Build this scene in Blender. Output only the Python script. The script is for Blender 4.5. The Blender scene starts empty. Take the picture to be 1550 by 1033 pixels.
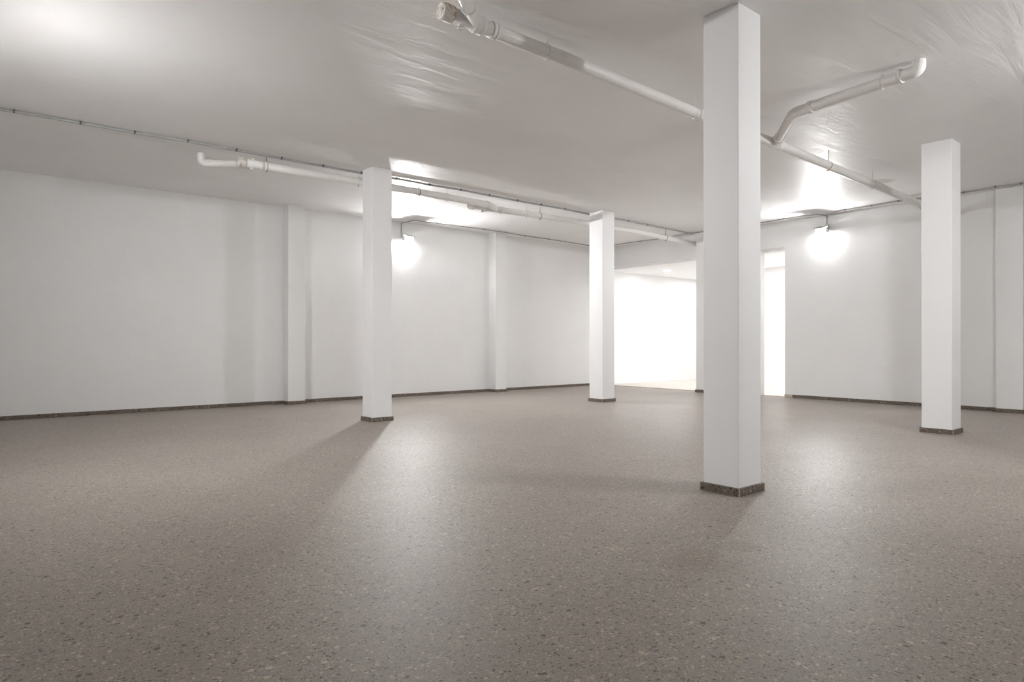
import bpy, bmesh, math, random
from mathutils import Vector, Matrix

random.seed(7)
C = bpy.context.scene.collection
SC = bpy.context.scene

# ------------------------------------------------------------------ sizes (metres)
H = 3.698            # room height
ULEFT = 12.279       # plane of the long left wall (y)
UBACK = 13.238       # plane of the back wall with the two doorways (x)
XREAR, YRIGHT = -0.85, -0.85
T = 0.16             # wall thickness
CAM_Z = 1.15

# ------------------------------------------------------------------ helpers
def obj(name, bm, mats, parent=None, smooth=False):
    me = bpy.data.meshes.new(name)
    bmesh.ops.recalc_face_normals(bm, faces=bm.faces[:])
    bm.to_mesh(me); bm.free()
    for m in (mats if isinstance(mats, (list, tuple)) else [mats]):
        me.materials.append(m)
    if smooth:
        for p in me.polygons: p.use_smooth = True
    o = bpy.data.objects.new(name, me)
    C.objects.link(o)
    if parent is not None: o.parent = parent
    return o

def thing(name, label, cat, loc=(0, 0, 0), rotz=0.0, group=None):
    o = bpy.data.objects.new(name, None)
    o.empty_display_size = 0.1
    C.objects.link(o)
    o.location = loc; o.rotation_euler = (0, 0, rotz)
    o['label'] = label; o['category'] = cat
    if group: o['group'] = group
    return o

def struct(name, bm, mats, parent=None, smooth=False):
    o = obj(name, bm, mats, parent, smooth)
    if parent is None: o['kind'] = 'structure'
    return o

def box(bm, x0, x1, y0, y1, z0, z1, mi=0, bevel=0.0, seg=2):
    g = bmesh.new()
    vs = [g.verts.new((x, y, z)) for x in (x0, x1) for y in (y0, y1) for z in (z0, z1)]
    for f in ((0, 1, 3, 2), (4, 6, 7, 5), (0, 4, 5, 1), (2, 3, 7, 6), (0, 2, 6, 4), (1, 5, 7, 3)):
        g.faces.new([vs[i] for i in f])
    bmesh.ops.recalc_face_normals(g, faces=g.faces[:])
    if bevel:
        bmesh.ops.bevel(g, geom=g.edges[:], offset=bevel, segments=seg, profile=0.5, affect='EDGES')
    merge(bm, g, mi)

def merge(bm, g, mi=0, mat=None):
    m = {}
    for v in g.verts:
        m[v] = bm.verts.new(mat @ v.co if mat else v.co)
    for f in g.faces:
        n = bm.faces.new([m[v] for v in f.verts])
        n.material_index = mi; n.smooth = f.smooth
    g.free()

def frame_for(d):
    d = d.normalized()
    up = Vector((0, 0, 1)) if abs(d.z) < 0.9 else Vector((1, 0, 0))
    a = d.cross(up).normalized()
    return a, a.cross(d).normalized()

def tube(bm, pts, r, n=20, caps=True, mi=0):
    """Swept round tube through pts (parallel transported frame)."""
    pts = [Vector(p) for p in pts]
    rs = r if isinstance(r, (list, tuple)) else [r] * len(pts)
    dirs = []
    for i in range(len(pts)):
        a = pts[max(i - 1, 0)]; b = pts[min(i + 1, len(pts) - 1)]
        dirs.append((b - a).normalized())
    A, B = frame_for(dirs[0])
    rings = []
    for i, p in enumerate(pts):
        if i:
            q = dirs[i - 1].rotation_difference(dirs[i])
            A = q @ A; B = q @ B
        rings.append([bm.verts.new(p + (A * math.cos(t) + B * math.sin(t)) * rs[i])
                      for t in (2 * math.pi * k / n for k in range(n))])
    for a, b in zip(rings, rings[1:]):
        for k in range(n):
            f = bm.faces.new((a[k], a[(k + 1) % n], b[(k + 1) % n], b[k]))
            f.smooth = True; f.material_index = mi
    if caps:
        for ring in (rings[0], rings[-1]):
            f = bm.faces.new(ring); f.material_index = mi

def lathe(bm, prof, org, axis, n=28, mi=0, smooth=True):
    """Profile [(radius, distance along axis)] turned round axis."""
    org = Vector(org); ax = Vector(axis).normalized()
    A, B = frame_for(ax)
    rings = []
    for r, d in prof:
        c = org + ax * d
        if r < 1e-6:
            rings.append([bm.verts.new(c)])
        else:
            rings.append([bm.verts.new(c + (A * math.cos(t) + B * math.sin(t)) * r)
                          for t in (2 * math.pi * k / n for k in range(n))])
    for a, b in zip(rings, rings[1:]):
        for k in range(n):
            k2 = (k + 1) % n
            if len(a) == 1 and len(b) == 1: continue
            if len(a) == 1: f = bm.faces.new((a[0], b[k2], b[k]))
            elif len(b) == 1: f = bm.faces.new((a[k], a[k2], b[0]))
            else: f = bm.faces.new((a[k], a[k2], b[k2], b[k]))
            f.smooth = smooth; f.material_index = mi

def fillet(pts, r, n=8):
    """Round the corners of a polyline."""
    pts = [Vector(p) for p in pts]
    out = [pts[0]]
    for i in range(1, len(pts) - 1):
        p0, p1, p2 = pts[i - 1], pts[i], pts[i + 1]
        a = (p0 - p1).normalized(); b = (p2 - p1).normalized()
        ang = a.angle(b)
        if ang > math.radians(177): out.append(p1); continue
        d = min(r / math.tan(ang / 2), (p0 - p1).length * .48, (p2 - p1).length * .48)
        s, e = p1 + a * d, p1 + b * d
        for k in range(n + 1):
            t = k / n
            out.append((1 - t) ** 2 * s + 2 * t * (1 - t) * p1 + t * t * e)
    out.append(pts[-1])
    return out

def smooth_path(pts, n=6):
    pts = [Vector(p) for p in pts]
    out = []
    for i in range(len(pts) - 1):
        p0 = pts[max(i - 1, 0)]; p1 = pts[i]; p2 = pts[i + 1]; p3 = pts[min(i + 2, len(pts) - 1)]
        for k in range(n):
            t = k / n
            out.append(0.5 * ((2 * p1) + (p2 - p0) * t + (2 * p0 - 5 * p1 + 4 * p2 - p3) * t * t
                              + (3 * p1 - p0 - 3 * p2 + p3) * t ** 3))
    out.append(pts[-1])
    return out

# ------------------------------------------------------------------ materials
class NT:
    def __init__(s, name):
        s.m = bpy.data.materials.new(name); s.m.use_nodes = True
        s.t = s.m.node_tree; s.n = s.t.nodes
        s.b = s.n['Principled BSDF']
        tc = s.n.new('ShaderNodeTexCoord'); s.co = tc.outputs['Object']
    def link(s, a, b): s.t.links.new(a, b)
    def setin(s, node, key, v):
        if hasattr(v, 'is_linked') or hasattr(v, 'links'): s.link(v, node.inputs[key])
        else: node.inputs[key].default_value = v
    def mapping(s, scale=(1, 1, 1), rot=(0, 0, 0), vec=None):
        n = s.n.new('ShaderNodeMapping'); n.inputs['Scale'].default_value = scale
        n.inputs['Rotation'].default_value = rot
        s.link(vec or s.co, n.inputs['Vector']); return n.outputs['Vector']
    def noise(s, scale, detail=4, rough=.5, vec=None, dist=0.0):
        n = s.n.new('ShaderNodeTexNoise'); n.inputs['Scale'].default_value = scale
        n.inputs['Detail'].default_value = detail; n.inputs['Roughness'].default_value = rough
        n.inputs['Distortion'].default_value = dist
        s.link(vec or s.co, n.inputs['Vector']); return n.outputs['Fac'], n.outputs['Color']
    def voronoi(s, scale, vec=None, rnd=1.0):
        n = s.n.new('ShaderNodeTexVoronoi'); n.inputs['Scale'].default_value = scale
        n.inputs['Randomness'].default_value = rnd
        s.link(vec or s.co, n.inputs['Vector']); return n.outputs['Distance'], n.outputs['Color']
    def ramp(s, fac, stops, interp='LINEAR'):
        n = s.n.new('ShaderNodeValToRGB'); r = n.color_ramp; r.interpolation = interp
        while len(r.elements) > 1: r.elements.remove(r.elements[-1])
        for i, (p, c) in enumerate(stops):
            e = r.elements[0] if i == 0 else r.elements.new(p)
            e.position = p
            e.color = (c, c, c, 1) if isinstance(c, (int, float)) else (*c, 1)
        s.link(fac, n.inputs['Fac']); return n.outputs['Color']
    def mix(s, fac, a, b, mode='MIX'):
        n = s.n.new('ShaderNodeMix'); n.data_type = 'RGBA'; n.blend_type = mode
        for k, v in ((0, fac), (6, a), (7, b)):
            if hasattr(v, 'links'): s.link(v, n.inputs[k])
            else: n.inputs[k].default_value = v if k == 0 else (*v, 1)
        return n.outputs[2]
    def math(s, op, a, b=0.0):
        n = s.n.new('ShaderNodeMath'); n.operation = op
        for k, v in ((0, a), (1, b)):
            if hasattr(v, 'links'): s.link(v, n.inputs[k])
            else: n.inputs[k].default_value = v
        return n.outputs[0]
    def sep(s, col):
        n = s.n.new('ShaderNodeSeparateColor'); s.link(col, n.inputs[0]); return n.outputs
    def dist(s, p):
        n = s.n.new('ShaderNodeVectorMath'); n.operation = 'DISTANCE'
        s.link(s.co, n.inputs[0]); n.inputs[1].default_value = p; return n.outputs['Value']
    def bump(s, h, strength, dist, prev=None):
        n = s.n.new('ShaderNodeBump'); n.inputs['Strength'].default_value = strength
        n.inputs['Distance'].default_value = dist; s.link(h, n.inputs['Height'])
        if prev is not None: s.link(prev, n.inputs['Normal'])
        return n.outputs['Normal']
    def out(s, color, rough, normal=None, spec=None, metal=None):
        s.setin(s.b, 'Base Color', color if hasattr(color, 'links') else (*color, 1))
        s.setin(s.b, 'Roughness', rough)
        if normal is not None: s.link(normal, s.b.inputs['Normal'])
        if spec is not None: s.b.inputs['Specular IOR Level'].default_value = spec
        if metal is not None: s.b.inputs['Metallic'].default_value = metal
        return s.m

def paint(name, base, var=0.03, rough=.62, bs=.25, wave=.5, spec=.35):
    k = NT(name)
    f, _ = k.noise(1.3, 5, .6)
    lo = tuple(c * (1 - var) for c in base)
    col = k.mix(k.ramp(f, [(.35, 0.0), (.65, 1.0)]), lo, base)
    g, _ = k.noise(240, 2, .5)
    w, _ = k.noise(5.5, 4, .55, dist=.4)
    nrm = k.bump(w, wave, .012)
    nrm = k.bump(g, bs, .0006, nrm)
    return k.out(col, rough, nrm, spec)

M = {}
M['wall'] = paint('wall_paint', (.845, .845, .842), .025, .6, .3, .35)
M['column'] = paint('column_paint', (.845, .85, .852), .015, .55, .2, .15)
M['annex'] = paint('annex_wall_paint', (.90, .90, .90), .01, .7, .2, .1)

def ceiling_mat():
    k = NT('ceiling_plaster')
    f, _ = k.noise(.9, 5, .6)
    col = k.mix(k.ramp(f, [(.3, 0.0), (.7, 1.0)]), (.835, .825, .82), (.87, .862, .857))
    # flaked and stained plaster beside the hangers of the near drain pipe
    n, _ = k.noise(9, 6, .7)
    for p, r in (((8.62, 4.30, H), .34), ((11.15, 4.36, H), .30), ((12.6, 4.35, H), .2)):
        d = k.math('DIVIDE', k.dist(p), r)
        m = k.math('SUBTRACT', k.math('MULTIPLY', n, 1.5), d)
        col = k.mix(k.ramp(m, [(.12, 0.0), (.3, .55)]), col, (.50, .44, .37))
    v = k.mapping((.8, 4.5, 1), (0, 0, math.radians(-38)))
    w, _ = k.noise(1.1, 6, .58, v, .6)
    w2, _ = k.noise(.45, 3, .5)
    g, _ = k.noise(90, 2)
    nrm = k.bump(w2, .6, .04)
    nrm = k.bump(w, .65, .02, nrm)
    nrm = k.bump(g, .12, .001, nrm)
    return k.out(col, .5, nrm, .4)
M['ceiling'] = ceiling_mat()
M['annex_ceiling'] = paint('annex_ceiling_paint', (.90, .90, .90), .01, .7, .2, .1)

def terrazzo(name, matrix, dark, mid, light, scale=1.0, rough=.27, bump=True, wear=True):
    k = NT(name)
    w, wc = k.noise(60 * scale, 2)
    vm = k.n.new('ShaderNodeVectorMath'); vm.operation = 'MULTIPLY_ADD'
    k.link(wc, vm.inputs[0]); vm.inputs[1].default_value = (.016, .016, .016)
    k.link(k.co, vm.inputs[2])
    wv = vm.outputs[0]
    fine, _ = k.noise(120 * scale, 4, .75)
    col = k.mix(k.ramp(fine, [(.3, 0.0), (.7, 1.0)]), tuple(c * .74 for c in matrix), tuple(c * 1.2 for c in matrix))
    # stone chips: three sizes, each cell with its own tone and reach
    for sc, size, off, gap in ((140, .68, 0.0, .0), (74, .66, 3.1, .08), (36, .62, 7.7, .5)):
        mp = k.n.new('ShaderNodeVectorMath'); mp.operation = 'ADD'
        k.link(wv, mp.inputs[0]); mp.inputs[1].default_value = (off, off * 1.7, off * .4)
        d, c = k.voronoi(sc * scale, mp.outputs[0])
        r = k.sep(c)
        tone = tuple((a + b) / 2 for a, b in zip(dark, mid))
        warm = (mid[0] * 1.3, mid[1] * 1.2, mid[2] * 1.08)
        chip = k.ramp(r[0], [(0.0, dark), (.13, tone), (.30, mid), (.60, matrix), (.72, warm), (.86, light), (.95, light)], 'CONSTANT')
        lim = k.math('ADD', k.math('MULTIPLY', r[1], size * .6), size * .30)
        mask = k.ramp(k.math('SUBTRACT', lim, d), [(.0, 0.0), (.06, 1.0)])
        keep = k.ramp(r[2], [(.0, 0.0), (gap, 0.0), (min(gap + .02, 1), .95)])
        col = k.mix(k.math('MULTIPLY', mask, keep), col, chip)
    big, _ = k.noise(.7, 5, .6)
    col = k.mix(k.ramp(big, [(.3, 0.0), (.7, 1.0)]), k.mix(1.0, col, (.90, .89, .88), 'MULTIPLY'), col)
    if wear:
        for p, r in (((1.89, 3.21, 0), .016), ((5.78, 6.07, 0), .016), ((8.16, 3.46, 0), .022)):
            col = k.mix(k.ramp(k.math('DIVIDE', k.dist(p), r), [(.55, .75), (1.0, 0.0)]), col, (.07, .062, .055))
    if wear:  # two faint brown spill stains left of the nearest column's shadow
        sn, _ = k.noise(5, 5, .7)
        for p, r in (((2.96, 2.05, 0), .30), ((3.36, 2.05, 0), .20)):
            m = k.math('SUBTRACT', k.math('MULTIPLY', sn, 1.7), k.math('DIVIDE', k.dist(p), r))
            col = k.mix(k.ramp(m, [(.1, 0.0), (.5, .26)]), col, (.19, .155, .115))
    rn, _ = k.noise(2.2, 5, .65)
    ro = k.math('ADD', k.math('MULTIPLY', rn, .08), rough - .04)
    nrm = None
    if wear:  # better polished where people walk in through the doorways
        pf = k.math('DIVIDE', k.dist((9.6, 6.2, 0)), 7.0)
        ro = k.mix(k.ramp(pf, [(.25, 1.0), (1.0, 0.0)]), ro, k.math('MULTIPLY', ro, .72))
    if bump:
        b1, _ = k.noise(3.2, 3, .5)
        b2, _ = k.noise(22, 3, .5)
        nrm = k.bump(b1, .12, .004)
        nrm = k.bump(b2, .18, .0015, nrm)
    return k.out(col, ro, nrm, .1)
M['floor'] = terrazzo('terrazzo_floor', (.340, .309, .280), (.150, .131, .118), (.33, .299, .270), (.53, .455, .38), rough=.5)
M['base'] = terrazzo('terrazzo_skirting', (.165, .138, .115), (.045, .037, .032), (.20, .17, .145), (.36, .31, .26), .9, .42, False, False)
M['annex_floor'] = terrazzo('pale_floor', (.60, .57, .53), (.51, .48, .44), (.62, .59, .55), (.77, .73, .68), 1.0, .5, False, False)

def plain(name, c, rough=.5, metal=0.0, var=.06, spec=.5, scale=14):
    k = NT(name); f, _ = k.noise(scale, 4, .6)
    col = k.mix(k.ramp(f, [(.3, 0.0), (.7, 1.0)]), tuple(x * (1 - var) for x in c), c)
    return k.out(col, rough, None, spec, metal)
M['pvc'] = plain('painted_pvc', (.80, .785, .765), .42, 0, .05)
M['conduit'] = plain('grey_conduit', (.40, .395, .39), .5)
M['clip'] = plain('dark_clip', (.10, .095, .09), .55)
M['strap'] = plain('painted_strap', (.74, .72, .70), .5)
M['rusty'] = plain('rusty_hanger', (.26, .19, .13), .7, .2, .4)
M['lampbody'] = plain('lamp_body', (.72, .72, .71), .45)
M['grout'] = plain('grout', (.36, .33, .30), .8)
M['beige'] = plain('beige_patch', (.50, .44, .36), .6)
M['threshold'] = plain('threshold_stone', (.30, .22, .17), .45)
M['plaster'] = plain('rough_plaster', (.62, .59, .55), .85, 0, .2)

def rust_cap():
    k = NT('rust_marked_cap')
    f, _ = k.noise(24, 5, .7, dist=1.0)
    col = k.mix(k.ramp(f, [(.52, 0.0), (.60, .9)]), (.76, .74, .71), (.46, .29, .10))
    return k.out(col, .5)
M['rustcap'] = rust_cap()

LC = (.99, .986, .990)
def emit(name, col, s):
    k = NT(name)
    f, _ = k.noise(3, 2)
    k.out(k.mix(f, (.88, .88, .87), (.92, .92, .91)), .3)
    k.b.inputs['Emission Color'].default_value = (*col, 1)
    k.b.inputs['Emission Strength'].default_value = s
    return k.m
# one floodlight per wall, each with its own lamp power: (front glass, lamp tube)
for key, word, fg, tb in (('flood', 'left', 2350, 8200), ('floodsoft', 'back', 1850, 3400), ('floodright', 'right', 1650, 5500), ('floodrear', 'rear', 3650, 1250)):
    M[key] = emit('lit_front_glass_' + word, LC, fg)
    M[key + '_tube'] = emit('lit_lamp_tube_' + word, LC, tb)
M['lowglass'] = emit('lit_lower_glass', LC, 350)
M['downlight'] = emit('lit_diffuser', (.985, .985, 1.0), 265)

# ------------------------------------------------------------------ the setting
bm = bmesh.new(); box(bm, XREAR - T, UBACK, YRIGHT - T, ULEFT + T, -.12, 0)
struct('floor', bm, M['floor'])
bm = bmesh.new(); box(bm, XREAR - T, UBACK + T, YRIGHT - T, ULEFT + T, H, H + .2)
struct('ceiling', bm, M['ceiling'])

bm = bmesh.new(); box(bm, XREAR - T, UBACK + T, ULEFT, ULEFT + T, 0, H)
wl = struct('wall_left', bm, M['wall'])
PD = .25
for x0, x1 in ((4.54, 4.866), (9.40, 9.716)):
    bm = bmesh.new(); box(bm, x0, x1, ULEFT - PD, ULEFT + .01, 0, H, bevel=.004)
    obj('pilaster', bm, M['wall'], wl)

D2 = (7.07, 7.625, 3.158)      # narrow doorway: y0, y1, head
D1 = (9.09, 12.0, 3.172)       # wide opening
bm = bmesh.new()
for y0, y1, z0 in ((YRIGHT - T, D2[0], 0), (D2[0], D2[1], D2[2]), (D2[1], D1[0], 0),
                   (D1[0], D1[1], D1[2]), (D1[1], ULEFT, 0)):
    box(bm, UBACK, UBACK + T, y0, y1, z0, H)
wb = struct('wall_back', bm, M['wall'])
for y0, y1, pd in ((2.983, 3.35, .12), (8.745, 9.089, PD)):
    bm = bmesh.new(); box(bm, UBACK - pd, UBACK + .01, y0, y1, 0, H, bevel=.004)
    obj('pilaster', bm, M['wall'], wb)
bm = bmesh.new(); box(bm, XREAR - T, UBACK + T, YRIGHT - T, YRIGHT, 0, H)
struct('wall_right', bm, M['wall'])
bm = bmesh.new(); box(bm, XREAR - T, XREAR, YRIGHT, ULEFT, 0, H)
struct('wall_rear', bm, M['wall'])

# skirting: terrazzo slabs with thin joints
BH, BT = .062, .02
def skirt_run(bm, p, q, nrm, slab=.6):
    """slabs from p to q (xy) standing BT off the wall along nrm"""
    p, q, nrm = Vector((*p, 0)), Vector((*q, 0)), Vector((*nrm, 0))
    L = (q - p).length; d = (q - p) / L
    n = max(1, round(L / slab))
    for i in range(n):
        a = p + d * (L * i / n + .0012); b = p + d * (L * (i + 1) / n - .0012)
        c = b + nrm * BT
        xs = sorted((a.x, c.x)); ys = sorted((a.y, c.y))
        box(bm, xs[0], xs[1], ys[0], ys[1], .0005, BH, bevel=.002, seg=1)
bm = bmesh.new()
yf, yp = ULEFT, ULEFT - PD
prev = XREAR
for x0, x1 in ((4.54, 4.866), (9.40, 9.716)):
    skirt_run(bm, (prev, yf), (x0 - BT, yf), (0, -1))
    skirt_run(bm, (x0, yp - BT), (x0, yf), (-1, 0), 1)
    skirt_run(bm, (x0, yp), (x1, yp), (0, -1), 1)
    skirt_run(bm, (x1, yp - BT), (x1, yf), (1, 0), 1)
    prev = x1 + BT
skirt_run(bm, (prev, yf), (UBACK, yf), (0, -1))
struct('baseboard_left', bm, M['base'])
bm = bmesh.new()
xf, xp = UBACK, UBACK - PD
xq = UBACK - .12
skirt_run(bm, (xf, YRIGHT), (xf, 2.983 - BT), (-1, 0))
skirt_run(bm, (xq - BT, 2.983), (xf, 2.983), (0, -1), 1)
skirt_run(bm, (xq, 2.983), (xq, 3.35), (-1, 0), 1)
skirt_run(bm, (xq - BT, 3.35), (xf, 3.35), (0, 1), 1)
skirt_run(bm, (xf, 3.35 + BT), (xf, 6.90), (-1, 0))
skirt_run(bm, (xf, D2[1]), (xf, 8.745 - BT), (-1, 0))
skirt_run(bm, (xp - BT, 8.745), (xf, 8.745), (0, -1), 1)
skirt_run(bm, (xp, 8.745), (xp, 9.089), (-1, 0), 1)
skirt_run(bm, (xp - BT, 9.089), (xf, 9.089), (0, 1), 1)
skirt_run(bm, (xf, D1[1]), (xf, ULEFT - BT), (-1, 0), 1)
struct('baseboard_back', bm, M['base'])
bm = bmesh.new()
box(bm, xf - BT, xf, 6.903, D2[0], .0005, BH, bevel=.002, seg=1)
struct('trim_1', bm, M['beige'])
bm = bmesh.new(); box(bm, xf - .01, xf + T, D1[0], D1[1], -.02, .006, bevel=.002, seg=1)
struct('trim_2', bm, M['threshold'])
bm = bmesh.new(); box(bm, xf - .01, xf + T, D2[0], D2[1], -.02, .006, bevel=.002, seg=1)
struct('trim_3', bm, M['threshold'])
bm = bmesh.new()
skirt_run(bm, (XREAR, YRIGHT), (XREAR, ULEFT), (1, 0))
struct('baseboard_rear', bm, M['base'])
bm = bmesh.new()
skirt_run(bm, (XREAR + BT, YRIGHT), (UBACK - BT, YRIGHT), (0, 1))
struct('baseboard_right', bm, M['base'])

# the bright room beyond the openings
AH = 3.108
AX0, AX1, AY0, AY1 = UBACK + T, 20.5, 4.6, 12.30
bm = bmesh.new(); box(bm, UBACK, AX1 + T, AY0 - T, AY1 + T, -.12, 0); struct('floor_annex', bm, M['annex_floor'])
bm = bmesh.new(); box(bm, AX0, AX1 + T, AY0 - T, AY1 + T, AH, AH + .15); struct('ceiling_annex', bm, M['annex_ceiling'])
bm = bmesh.new(); box(bm, AX0, AX1 + T, AY1, AY1 + T, 0, AH); struct('wall_annex_left', bm, M['annex'])
bm = bmesh.new(); box(bm, AX1, AX1 + T, AY0 - T, AY1, 0, AH); struct('wall_annex_back', bm, M['annex'])
bm = bmesh.new(); box(bm, AX0, AX1, AY0 - T, AY0, 0, AH); struct('wall_annex_right', bm, M['annex'])
bm = bmesh.new(); box(bm, 16.2, 16.34, AY0, 10.3, 0, AH); struct('wall_annex_partition', bm, M['annex'])

# ------------------------------------------------------------------ columns
def column(x, y, wx, wy, label):
    t = thing('column', label, 'column', (x + wx / 2, y + wy / 2, 0), group='square white columns')
    hx, hy = wx / 2, wy / 2
    bm = bmesh.new(); box(bm, -hx, hx, -hy, hy, .004, H - .001, bevel=.005, seg=3)
    obj('shaft', bm, M['column'], t)
    bm = bmesh.new(); PT, PH = .021, .060
    g = .0025
    box(bm, -hx - PT, hx + PT, -hy - PT, -hy + .002, .0005, PH, bevel=.003, seg=2)
    box(bm, -hx - PT, hx + PT, hy - .002, hy + PT, .0005, PH, bevel=.003, seg=2)
    box(bm, -hx - PT, -hx + .002, -hy + .003, hy - .003, .0005, PH, bevel=.003, seg=2)
    box(bm, hx - .002, hx + PT, -hy + .003, hy - .003, .0005, PH, bevel=.003, seg=2)
    for sx in (-1, 1):
        for sy in (-1, 1):
            cx, cy = sx * (hx + PT - .0035), sy * (hy + PT - .0035)
            box(bm, cx - .0038, cx + .0036, cy - .0038, cy + .0036, .0005, PH - .001, mi=1)
    obj('plinth', bm, [M['base'], M['grout']], t)
    return t
column(4.4337, 2.7308, .3121, .3049, 'largest white square column, nearest the camera, standing right of centre on a speckled plinth')
column(4.4924, 8.6354, .3129, .3132, 'white square column left of centre, just in front of the lit lamp on the left wall')
column(9.3934, 8.6870, .3365, .3447, 'smallest, farthest white square column, beside the wide bright opening')
column(9.4493, 2.8667, .3222, .3422, 'white square column at the right, in front of the back wall right of its lamp')

# ------------------------------------------------------------------ drain pipes
R = .055
def collar(parent, p, d, r=R, w=.055, name='pipe_collar', mat=None):
    bm = bmesh.new()
    lathe(bm, [(r * .98, -w / 2), (r + .007, -w / 2), (r + .010, -w / 2 + .006), (r + .010, -w * .1), (r + .006, -w * .05),
               (r + .006, w * .15), (r + .010, w * .2), (r + .010, w / 2 - .006), (r + .007, w / 2), (r * .98, w / 2)], p, d)
    return obj(name, bm, mat or M['pvc'], parent)

def cap(parent, p, d, r=R):
    """screwed cleanout cap at the end of a pipe; d points out of the pipe"""
    bm = bmesh.new()
    lathe(bm, [(r, -.10), (r + .008, -.10), (r + .010, -.092), (r + .010, -.014), (r + .006, -.003), (r - .004, 0),
               (r - .008, 0), (r - .010, -.006), (r * .62, -.006), (r * .56, .003), (0, .004)], p, d)
    o = obj('cleanout_cap', bm, M['rustcap'], parent)
    o['label'] = 'white screw cap with brown rust stains'
    return o

def plug(parent, p, d, r=.02, h=.03):
    bm = bmesh.new()
    lathe(bm, [(r, -.02), (r, h - .008), (r + .006, h - .008), (r + .006, h - .001), (r + .004, h), (r * .7, h), (r * .65, h - .004), (0, h - .004)], p, d, 20)
    return obj('pipe_plug', bm, M['pvc'], parent)

def hanger(parent, p, d, zc=H, rod_dx=0.0, mat='strap', r=R, w=.010):
    """steel band round the pipe with a rod up to the ceiling"""
    d = Vector(d).normalized(); p = Vector(p)
    bm = bmesh.new()
    lathe(bm, [(r, -w / 2), (r + .003, -w / 2), (r + .003, w / 2), (r, w / 2)], p, d)
    side = d.cross(Vector((0, 0, 1))).normalized()
    top = p + Vector((0, 0, r))
    tube(bm, [top - Vector((0, 0, .004)), Vector((top.x, top.y, zc)) + d * rod_dx], .0042, 8)
    # clamp ears and bolt
    for s in (-1, 1):
        q = top + d * (s * .008) + Vector((0, 0, .008))
        tube(bm, [q - d * .003, q + d * .003], .008, 10)
    # loop of the band below
    q = p - Vector((0, 0, r + .006))
    tube(bm, [q - side * .018 + Vector((0, 0, .006)), q - side * .012 - Vector((0, 0, .008)), q + Vector((0, 0, -.012)),
              q + side * .012 - Vector((0, 0, .008)), q + side * .018 + Vector((0, 0, .006))], .004, 8)
    return obj('pipe_hanger', bm, M[mat], parent)

# --- near pipe: a trunk that falls towards the back wall, with two branches
P1Y = 4.075
P1 = [(2.66, .104), (3.9, .116), (5.9, .168), (7.5, .178), (9.7, .235), (11.7, .288), (13.22, .325)]
def p1(x):
    for (a, da), (b, db) in zip(P1, P1[1:]):
        if x <= b: return Vector((x, P1Y, H - (da + (db - da) * (x - a) / (b - a))))
    return Vector((x, P1Y, H - P1[-1][1]))
dp = thing('drain_pipe', 'white painted drain pipe under the ceiling, passing just behind the nearest column','pipe',
           (2.66, P1Y, H - .1), group='drain pipes under the ceiling')
off = Vector(dp.location)
def rel(pts): return [Vector(p) - off for p in pts]
bm = bmesh.new(); tube(bm, rel([p1(a) for a in (2.72, 3.3, 3.9, 4.9, 5.9, 6.7, 7.5, 8.6, 9.7, 10.7, 11.7, 12.5, 13.232)]), R, 28)
obj('main_pipe', bm, M['pvc'], dp)
AX = Vector((1, 0, -.02)).normalized()
cap(dp, p1(2.67) - off, -AX)
plug(dp, p1(2.85) - off + Vector((0, 0, -R)), (0, 0, -1))
plug(dp, p1(2.87) - off + Vector((0, 0, R)), (0, 0, 1), .018, .02)
collar(dp, p1(3.16) - off, AX, w=.06)
collar(dp, p1(3.01) - off, AX, R + .004, w=.09, name='branch_fitting')
# branch from the camera side joining at 45 degrees
br = fillet([p1(3.01), p1(3.01) + Vector((-.99, -.80, .01)), p1(3.01) + Vector((-1.2, -1.4, .015)), p1(3.01) + Vector((-1.2, -3.6, .04))], .25)
bm = bmesh.new(); tube(bm, rel(br), R, 24); obj('branch_pipe', bm, M['pvc'], dp)
bd = (Vector((-.33, -.267, 0))).normalized()
collar(dp, p1(3.01) - off + bd * .27, bd, R - .007, w=.02)
# branch behind the nearest column: up from the trunk, then along the ceiling
j = p1(7.43)
b2s = fillet([j, Vector((6.735, 3.50, H - .118)), Vector((6.615, 2.26, H - .090)), Vector((6.625, 2.265, H + .012))], .13, 10)
b2 = [j, Vector((6.735, 3.50, H - .118))]
bm = bmesh.new(); tube(bm, rel(b2s), R, 24); obj('branch_pipe', bm, M['pvc'], dp)
jd = (b2[1] - j).normalized()
collar(dp, j - off + jd * .20, jd, w=.06)
collar(dp, j - off, AX, R + .004, w=.20, name='branch_fitting')
collar(dp, Vector((6.715, 3.30, H - .113)) - off, Vector((.05, .52, 0)), w=.05)
collar(dp, Vector((6.63, 2.42, H - .093)) - off, Vector((.05, .52, 0)), w=.035)
for x, m in ((3.72, 'strap'), (5.78, 'strap'), (8.75, 'rusty'), (10.12, 'strap'), (12.0, 'rusty')):
    hanger(dp, p1(x) - off, AX, H - off.z, .02, m)
collar(dp, p1(5.86) - off, AX, w=.05)
hanger(dp, Vector((6.645, 2.58, H - .097)) - off, Vector((.05, .52, 0)), H - off.z, 0, 'strap')

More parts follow.
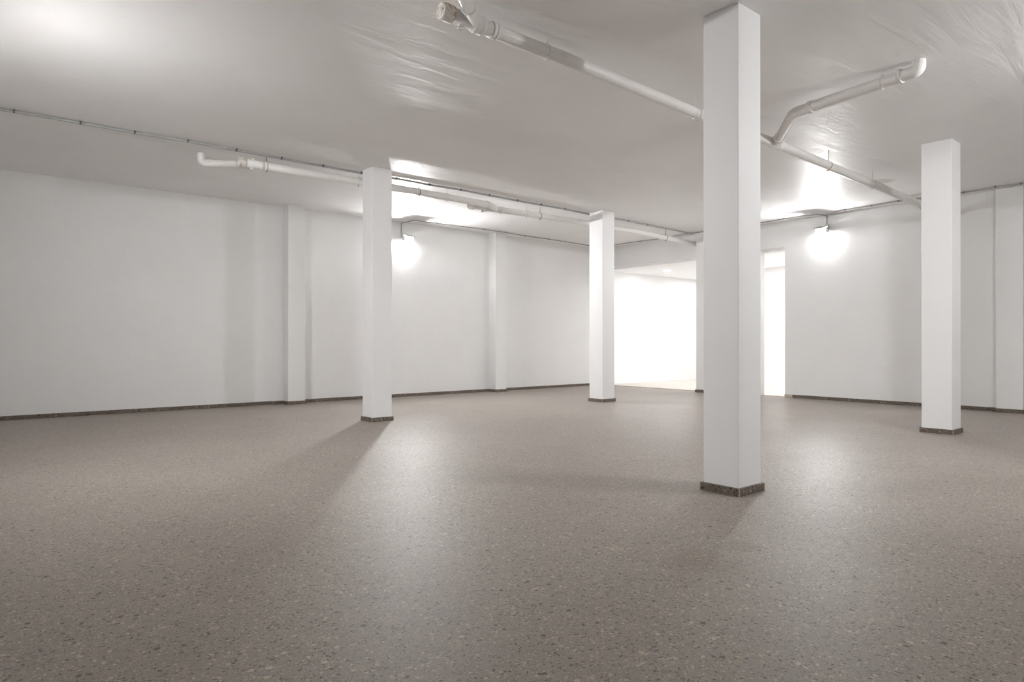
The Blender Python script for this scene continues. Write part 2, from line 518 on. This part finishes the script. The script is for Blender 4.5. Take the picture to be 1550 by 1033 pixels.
# --- far pipe: two runs that join halfway
fp = thing('drain_pipe', 'white drain pipe under the ceiling beside the left wall, joined halfway by a second run', 'pipe',
           (2.8, 9.05, H - .15), group='drain pipes under the ceiling')
off = Vector(fp.location)
run = [Vector((2.80, 9.06, H - .150)), Vector((4.4, 9.05, H - .150)), Vector((5.5, 9.05, H - .153)), Vector((6.75, 9.055, H - .165)),
       Vector((7.0, 9.10, H - .168)), Vector((7.22, 9.25, H - .172))]
bm = bmesh.new(); tube(bm, rel(run[:3] + smooth_path(run[2:], 5)[1:]), R, 26)
obj('upstream_pipe', bm, M['pvc'], fp)
TY = 9.27
tr = [Vector((6.68, TY, H - .178)), Vector((8.2, TY, H - .165)), Vector((9.7, TY, H - .150)), Vector((11.2, TY, H - .165)), Vector((12.3, TY, H - .195)), Vector((13.235, TY, H - .22))]
bm = bmesh.new(); tube(bm, rel(tr), R, 26); obj('main_pipe', bm, M['pvc'], fp)
XA = Vector((1, 0, 0))
cap(fp, Vector((2.74, 9.06, H - .15)) - off, -XA)
cap(fp, tr[0] - off + Vector((-.02, 0, 0)), -XA)
plug(fp, Vector((2.92, 9.06, H - .15 - R)) - off, (0, 0, -1))
plug(fp, Vector((2.94, 9.06, H - .15 + R)) - off, (0, 0, 1), .018, .02)
plug(fp, Vector((6.95, TY, H - .178 - R)) - off, (0, 0, -1))
collar(fp, Vector((3.08, 9.06, H - .15)) - off, XA, w=.07)
collar(fp, Vector((7.0, TY, H - .175)) - off, XA, R + .004, w=.10, name='branch_fitting')
collar(fp, Vector((7.38, TY, H - .172)) - off, XA, w=.06)
collar(fp, Vector((6.88, 9.068, H - .166)) - off, Vector((1, .15, 0)), w=.05)
# inlet from the ceiling on the wall side
inl = fillet([Vector((2.40, 9.50, H + .01)), Vector((2.40, 9.50, H - .13)), Vector((2.52, 9.38, H - .145)), Vector((3.02, 9.06, H - .15))], .09, 8)
bm = bmesh.new(); tube(bm, rel(inl), .05, 24); obj('inlet_elbow', bm, M['pvc'], fp)
for x, y, m, z in ((3.12, 9.06, 'rusty', .15), (4.48, 9.05, 'strap', .15), (5.52, 9.05, 'rusty', .153), (6.05, 9.05, 'strap', .158),
                   (7.95, TY, 'strap', .168), (8.3, TY, 'rusty', .165), (10.35, TY, 'strap', .156), (12.1, TY, 'rusty', .19)):
    hanger(fp, Vector((x, y, H - z)) - off, XA, H - off.z, 0, m)

# ------------------------------------------------------------------ cables and conduits
def cable(name, label, pts, r, clips, group='cables clipped along the ceiling', clip_off=(0, 0, 0)):
    t = thing(name, label, 'cable', pts[0], group=group)
    o0 = Vector(pts[0])
    zm = max(p[2] for p in pts)
    path = [Vector((p.x, p.y, min(p.z, zm))) for p in smooth_path(pts, 5)]
    bm = bmesh.new(); tube(bm, [p - o0 for p in path], r, 10)
    obj('sheath', bm, M['conduit'], t)
    for i in clips:
        p = Vector(pts[i]); d = (Vector(pts[min(i + 1, len(pts) - 1)]) - Vector(pts[max(i - 1, 0)])).normalized()
        bm = bmesh.new()
        lathe(bm, [(r, -.007), (r + .003, -.007), (r + .003, .007), (r, .007)], (0, 0, 0), d, 12)
        s = d.cross(Vector((0, 0, 1)))
        if s.length < .1: s = Vector((1, 0, 0))
        s.normalize()
        if s.y > 0 and abs(s.y) > .5: s = -s
        if abs(s.x) > .5 and s.x > 0: s = -s
        q = s * (r + .009)
        box(bm, q.x - .011, q.x + .011, q.y - .009, q.y + .009, 0, r - .001)
        c = obj('cable_clip', bm, M['clip'], t); c.location = p - o0
    return t
zc = H - .022
cp = [(-.8, 9.05), (.25, 9.035), (.37, 9.02), (.98, 9.01), (1.53, 9.01), (2.11, 8.975), (2.70, 8.99), (3.30, 9.005), (3.90, 9.01), (4.50, 9.02), (5.07, 8.985),
      (5.68, 9.0), (6.27, 8.97), (6.88, 8.99), (7.52, 9.005), (8.09, 9.015), (8.70, 9.015), (9.39, 9.06), (10.56, 9.06), (11.23, 9.10), (12.43, 9.15), (12.97, 9.18)]
cable('ceiling_conduit', 'long grey conduit clipped along the ceiling above the far drain pipe', [(x, y, zc) for x, y in cp], .016,
      [2, 3, 4, 5, 6, 7, 8, 9, 10, 11, 12, 13, 14, 15, 16, 18, 19])
LX, LZ = 7.095, 3.345
lp = [(LX - .04, ULEFT - .012, LZ + .075), (LX - .04, ULEFT - .012, H - .05), (LX - .03, ULEFT - .03, H - .02), (LX + .02, ULEFT - .18, H - .0165), (7.1, 11.95, H - .0165), (7.16, 11.85, H - .0165),
      (7.66, 11.84, H - .0165), (8.32, 11.82, H - .0165), (8.89, 11.80, H - .0165), (9.53, 11.83, H - .0165), (10.19, 11.90, H - .0165), (10.95, 11.92, H - .0165), (11.56, 11.96, H - .0165),
      (12.45, 12.03, H - .0165), (12.95, 12.05, H - .0165)]
cable('lamp_cable', 'thin grey cable rising from the lamp on the left wall and following the wall head', lp, .010, [6, 7, 8, 9, 10, 11, 12, 13])
LY, LZ2 = 6.185, 3.385
xb = UBACK - .30
bp = [(UBACK - .012, LY, LZ2 + .075), (UBACK - .012, LY, H - .06), (UBACK - .03, LY + .01, H - .02), (UBACK - .2, LY + .02, H - .0165), (xb, 6.31, H - .0165), (12.87, 6.89, H - .0165), (12.93, 7.4, H - .0165),
      (12.90, 8.3, H - .0165), (12.95, 9.0, H - .0165), (12.88, 9.25, H - .0165), (13.0, 9.94, H - .0165), (12.95, 10.7, H - .0165), (12.93, 11.5, H - .0165), (12.98, 12.02, H - .0165)]
cable('lamp_cable', 'thin grey cable along the back wall head, from its lamp leftwards over both doorways', bp, .010, [5, 6, 8, 9, 10, 11])
rp = [(UBACK - .04, LY - .03, H - .05), (UBACK - .2, LY - .1, H - .0185), (12.93, 5.69, H - .0185), (12.88, 5.19, H - .0185), (12.84, 4.72, H - .0185), (12.95, 3.75, H - .0185), (12.90, 3.29, H - .0185),
      (12.92, 2.96, H - .0185), (12.95, 1.5, H - .0185), (12.95, -.6, H - .0185)]
cable('ceiling_conduit', 'grey conduit along the back wall head, right of its lamp and behind the right column', rp, .0125, [2, 3, 4, 5, 6, 7, 8])

# ------------------------------------------------------------------ wall lamps
def wall_lamp(loc, rotz, label, glass='flood', hood=.325, side=.285):
    """local +x points out of the wall; origin on the wall at the height of the front glass"""
    t = thing('wall_lamp', label, 'lamp', loc, rotz, group='floodlights on the walls')
    bm = bmesh.new(); box(bm, .001, .03, -.05, .05, .02, .12, bevel=.006); obj('wall_bracket', bm, M['lampbody'], t)
    bm = bmesh.new()
    tube(bm, fillet([(.02, 0, .07), (.10, 0, .07), (.17, 0, .02)], .04), .016, 14)
    obj('arm', bm, M['lampbody'], t)
    # housing: open frame box with a hood over the front glass
    bm = bmesh.new()
    W = .10
    box(bm, .15, .165, -W, W, -.075, .062, bevel=.003)
    box(bm, .15, 0.350, -W - .004, W + .004, .062, .076, bevel=.003)
    box(bm, .16, .304, -W, W, -.064, -.058, bevel=.001)
    for s in (-1, 1):
        y0, y1 = sorted((s * W, s * (W - .010)))
        box(bm, .15, side, y0, y1, -.064, .058, bevel=.003)
    for k in range(5):
        z = -.055 + k * .024
        box(bm, .138, .151, -W * .8, W * .8, z, z + .006)
    TL = Matrix.Translation((.16, 0, 0)) @ Matrix.Rotation(math.radians(20), 4, 'Y') @ Matrix.Translation((-.16, 0, 0))
    bm.transform(TL)
    obj('housing', bm, M['lampbody'], t)
    bm = bmesh.new()
    g = bmesh.new()
    box(g, .20, .262, -W + .012, W - .012, -.056, .050, bevel=.012, seg=3)
    merge(bm, g)
    bm.transform(TL)
    o = obj('front_glass', bm, M[glass], t); o['label'] = 'glowing white front glass'
    bm = bmesh.new()
    lathe(bm, [(0, -.062), (.008, -.062), (.0115, -.055), (.0115, .055), (.008, .062), (0, .062)], (.275, 0, -.022), (0, 1, 0), 20)
    bm.transform(TL)
    o = obj('lamp_tube', bm, M[glass + '_tube'], t); o['label'] = 'bright lamp tube in front of the reflector'
    bm = bmesh.new()
    box(bm, .17, .198, -W + .012, W - .012, -.078, -.064, bevel=.003)
    bm.transform(TL)
    o = obj('lower_glass', bm, M['lowglass'], t); o['label'] = 'glowing lower glass strip'
    return t
wall_lamp((LX, ULEFT, LZ), -math.pi / 2, 'glowing white floodlight high on the left wall, right of a column', side=.272)
wall_lamp((UBACK, LY, LZ2), math.pi, 'glowing white floodlight high on the back wall, right of the narrow doorway', 'floodsoft', side=.266)
wall_lamp((7.05, YRIGHT, 3.36), math.pi / 2, 'glowing white floodlight high on the right wall, out of the frame', 'floodright')
wall_lamp((XREAR, 6.2, 3.335), math.radians(3), 'glowing white floodlight high on the rear wall, out of the frame', 'floodrear', .345)

# ------------------------------------------------------------------ lights in the room beyond
def ceiling_light(x, y, label):
    t = thing('ceiling_light', label, 'light', (x, y, AH), group='round ceiling lights in the room beyond')
    bm = bmesh.new(); lathe(bm, [(.11, 0), (.13, 0), (.128, -.014), (.118, -.018), (.108, -.012), (.108, -.002)], (0, 0, 0), (0, 0, 1))
    obj('rim', bm, M['lampbody'], t)
    bm = bmesh.new(); lathe(bm, [(.109, -.012), (.08, -.017), (.04, -.019), (0, -.020)], (0, 0, 0), (0, 0, 1))
    obj('diffuser', bm, M['downlight'], t)
ceiling_light(14.60, 11.13, 'round lit ceiling light seen through the wide opening')
for x, y in ((14.6, 8.9), (14.8, 6.6), (16.9, 11.3), (18.7, 11.3), (18.7, 8.8), (15.6, 7.7)):
    ceiling_light(x, y, 'round lit ceiling light in the bright room, hidden behind the back wall')

# ------------------------------------------------------------------ camera and view
cam = bpy.data.cameras.new('camera'); co = bpy.data.objects.new('camera', cam); C.objects.link(co)
cam.sensor_width = 36.0; cam.sensor_fit = 'HORIZONTAL'
cam.lens = 998.537 / 1550 * 36.0
cam.clip_start = .05
co.location = (0, 0, CAM_Z)
a = .882747
co.rotation_euler = (math.pi / 2 + .00214, 0, a - math.pi / 2)
SC.camera = co

w = bpy.data.worlds.new('world'); SC.world = w; w.use_nodes = True
w.node_tree.nodes['Background'].inputs[0].default_value = (0, 0, 0, 1)
w.node_tree.nodes['Background'].inputs[1].default_value = 0

SC.view_settings.view_transform = 'Standard'
SC.view_settings.look = 'None'
SC.view_settings.gamma = 1.0
SC.view_settings.use_curve_mapping = False
SC.view_settings.exposure = 0.04
SC.cycles.use_denoising = True
SC.cycles.max_bounces = 10
SC.cycles.diffuse_bounces = 8
SC.cycles.glossy_bounces = 4
SC.cycles.sample_clamp_indirect = 8.0
SC.cycles.use_light_tree = True
SC.cycles.caustics_reflective = False
SC.cycles.caustics_refractive = False
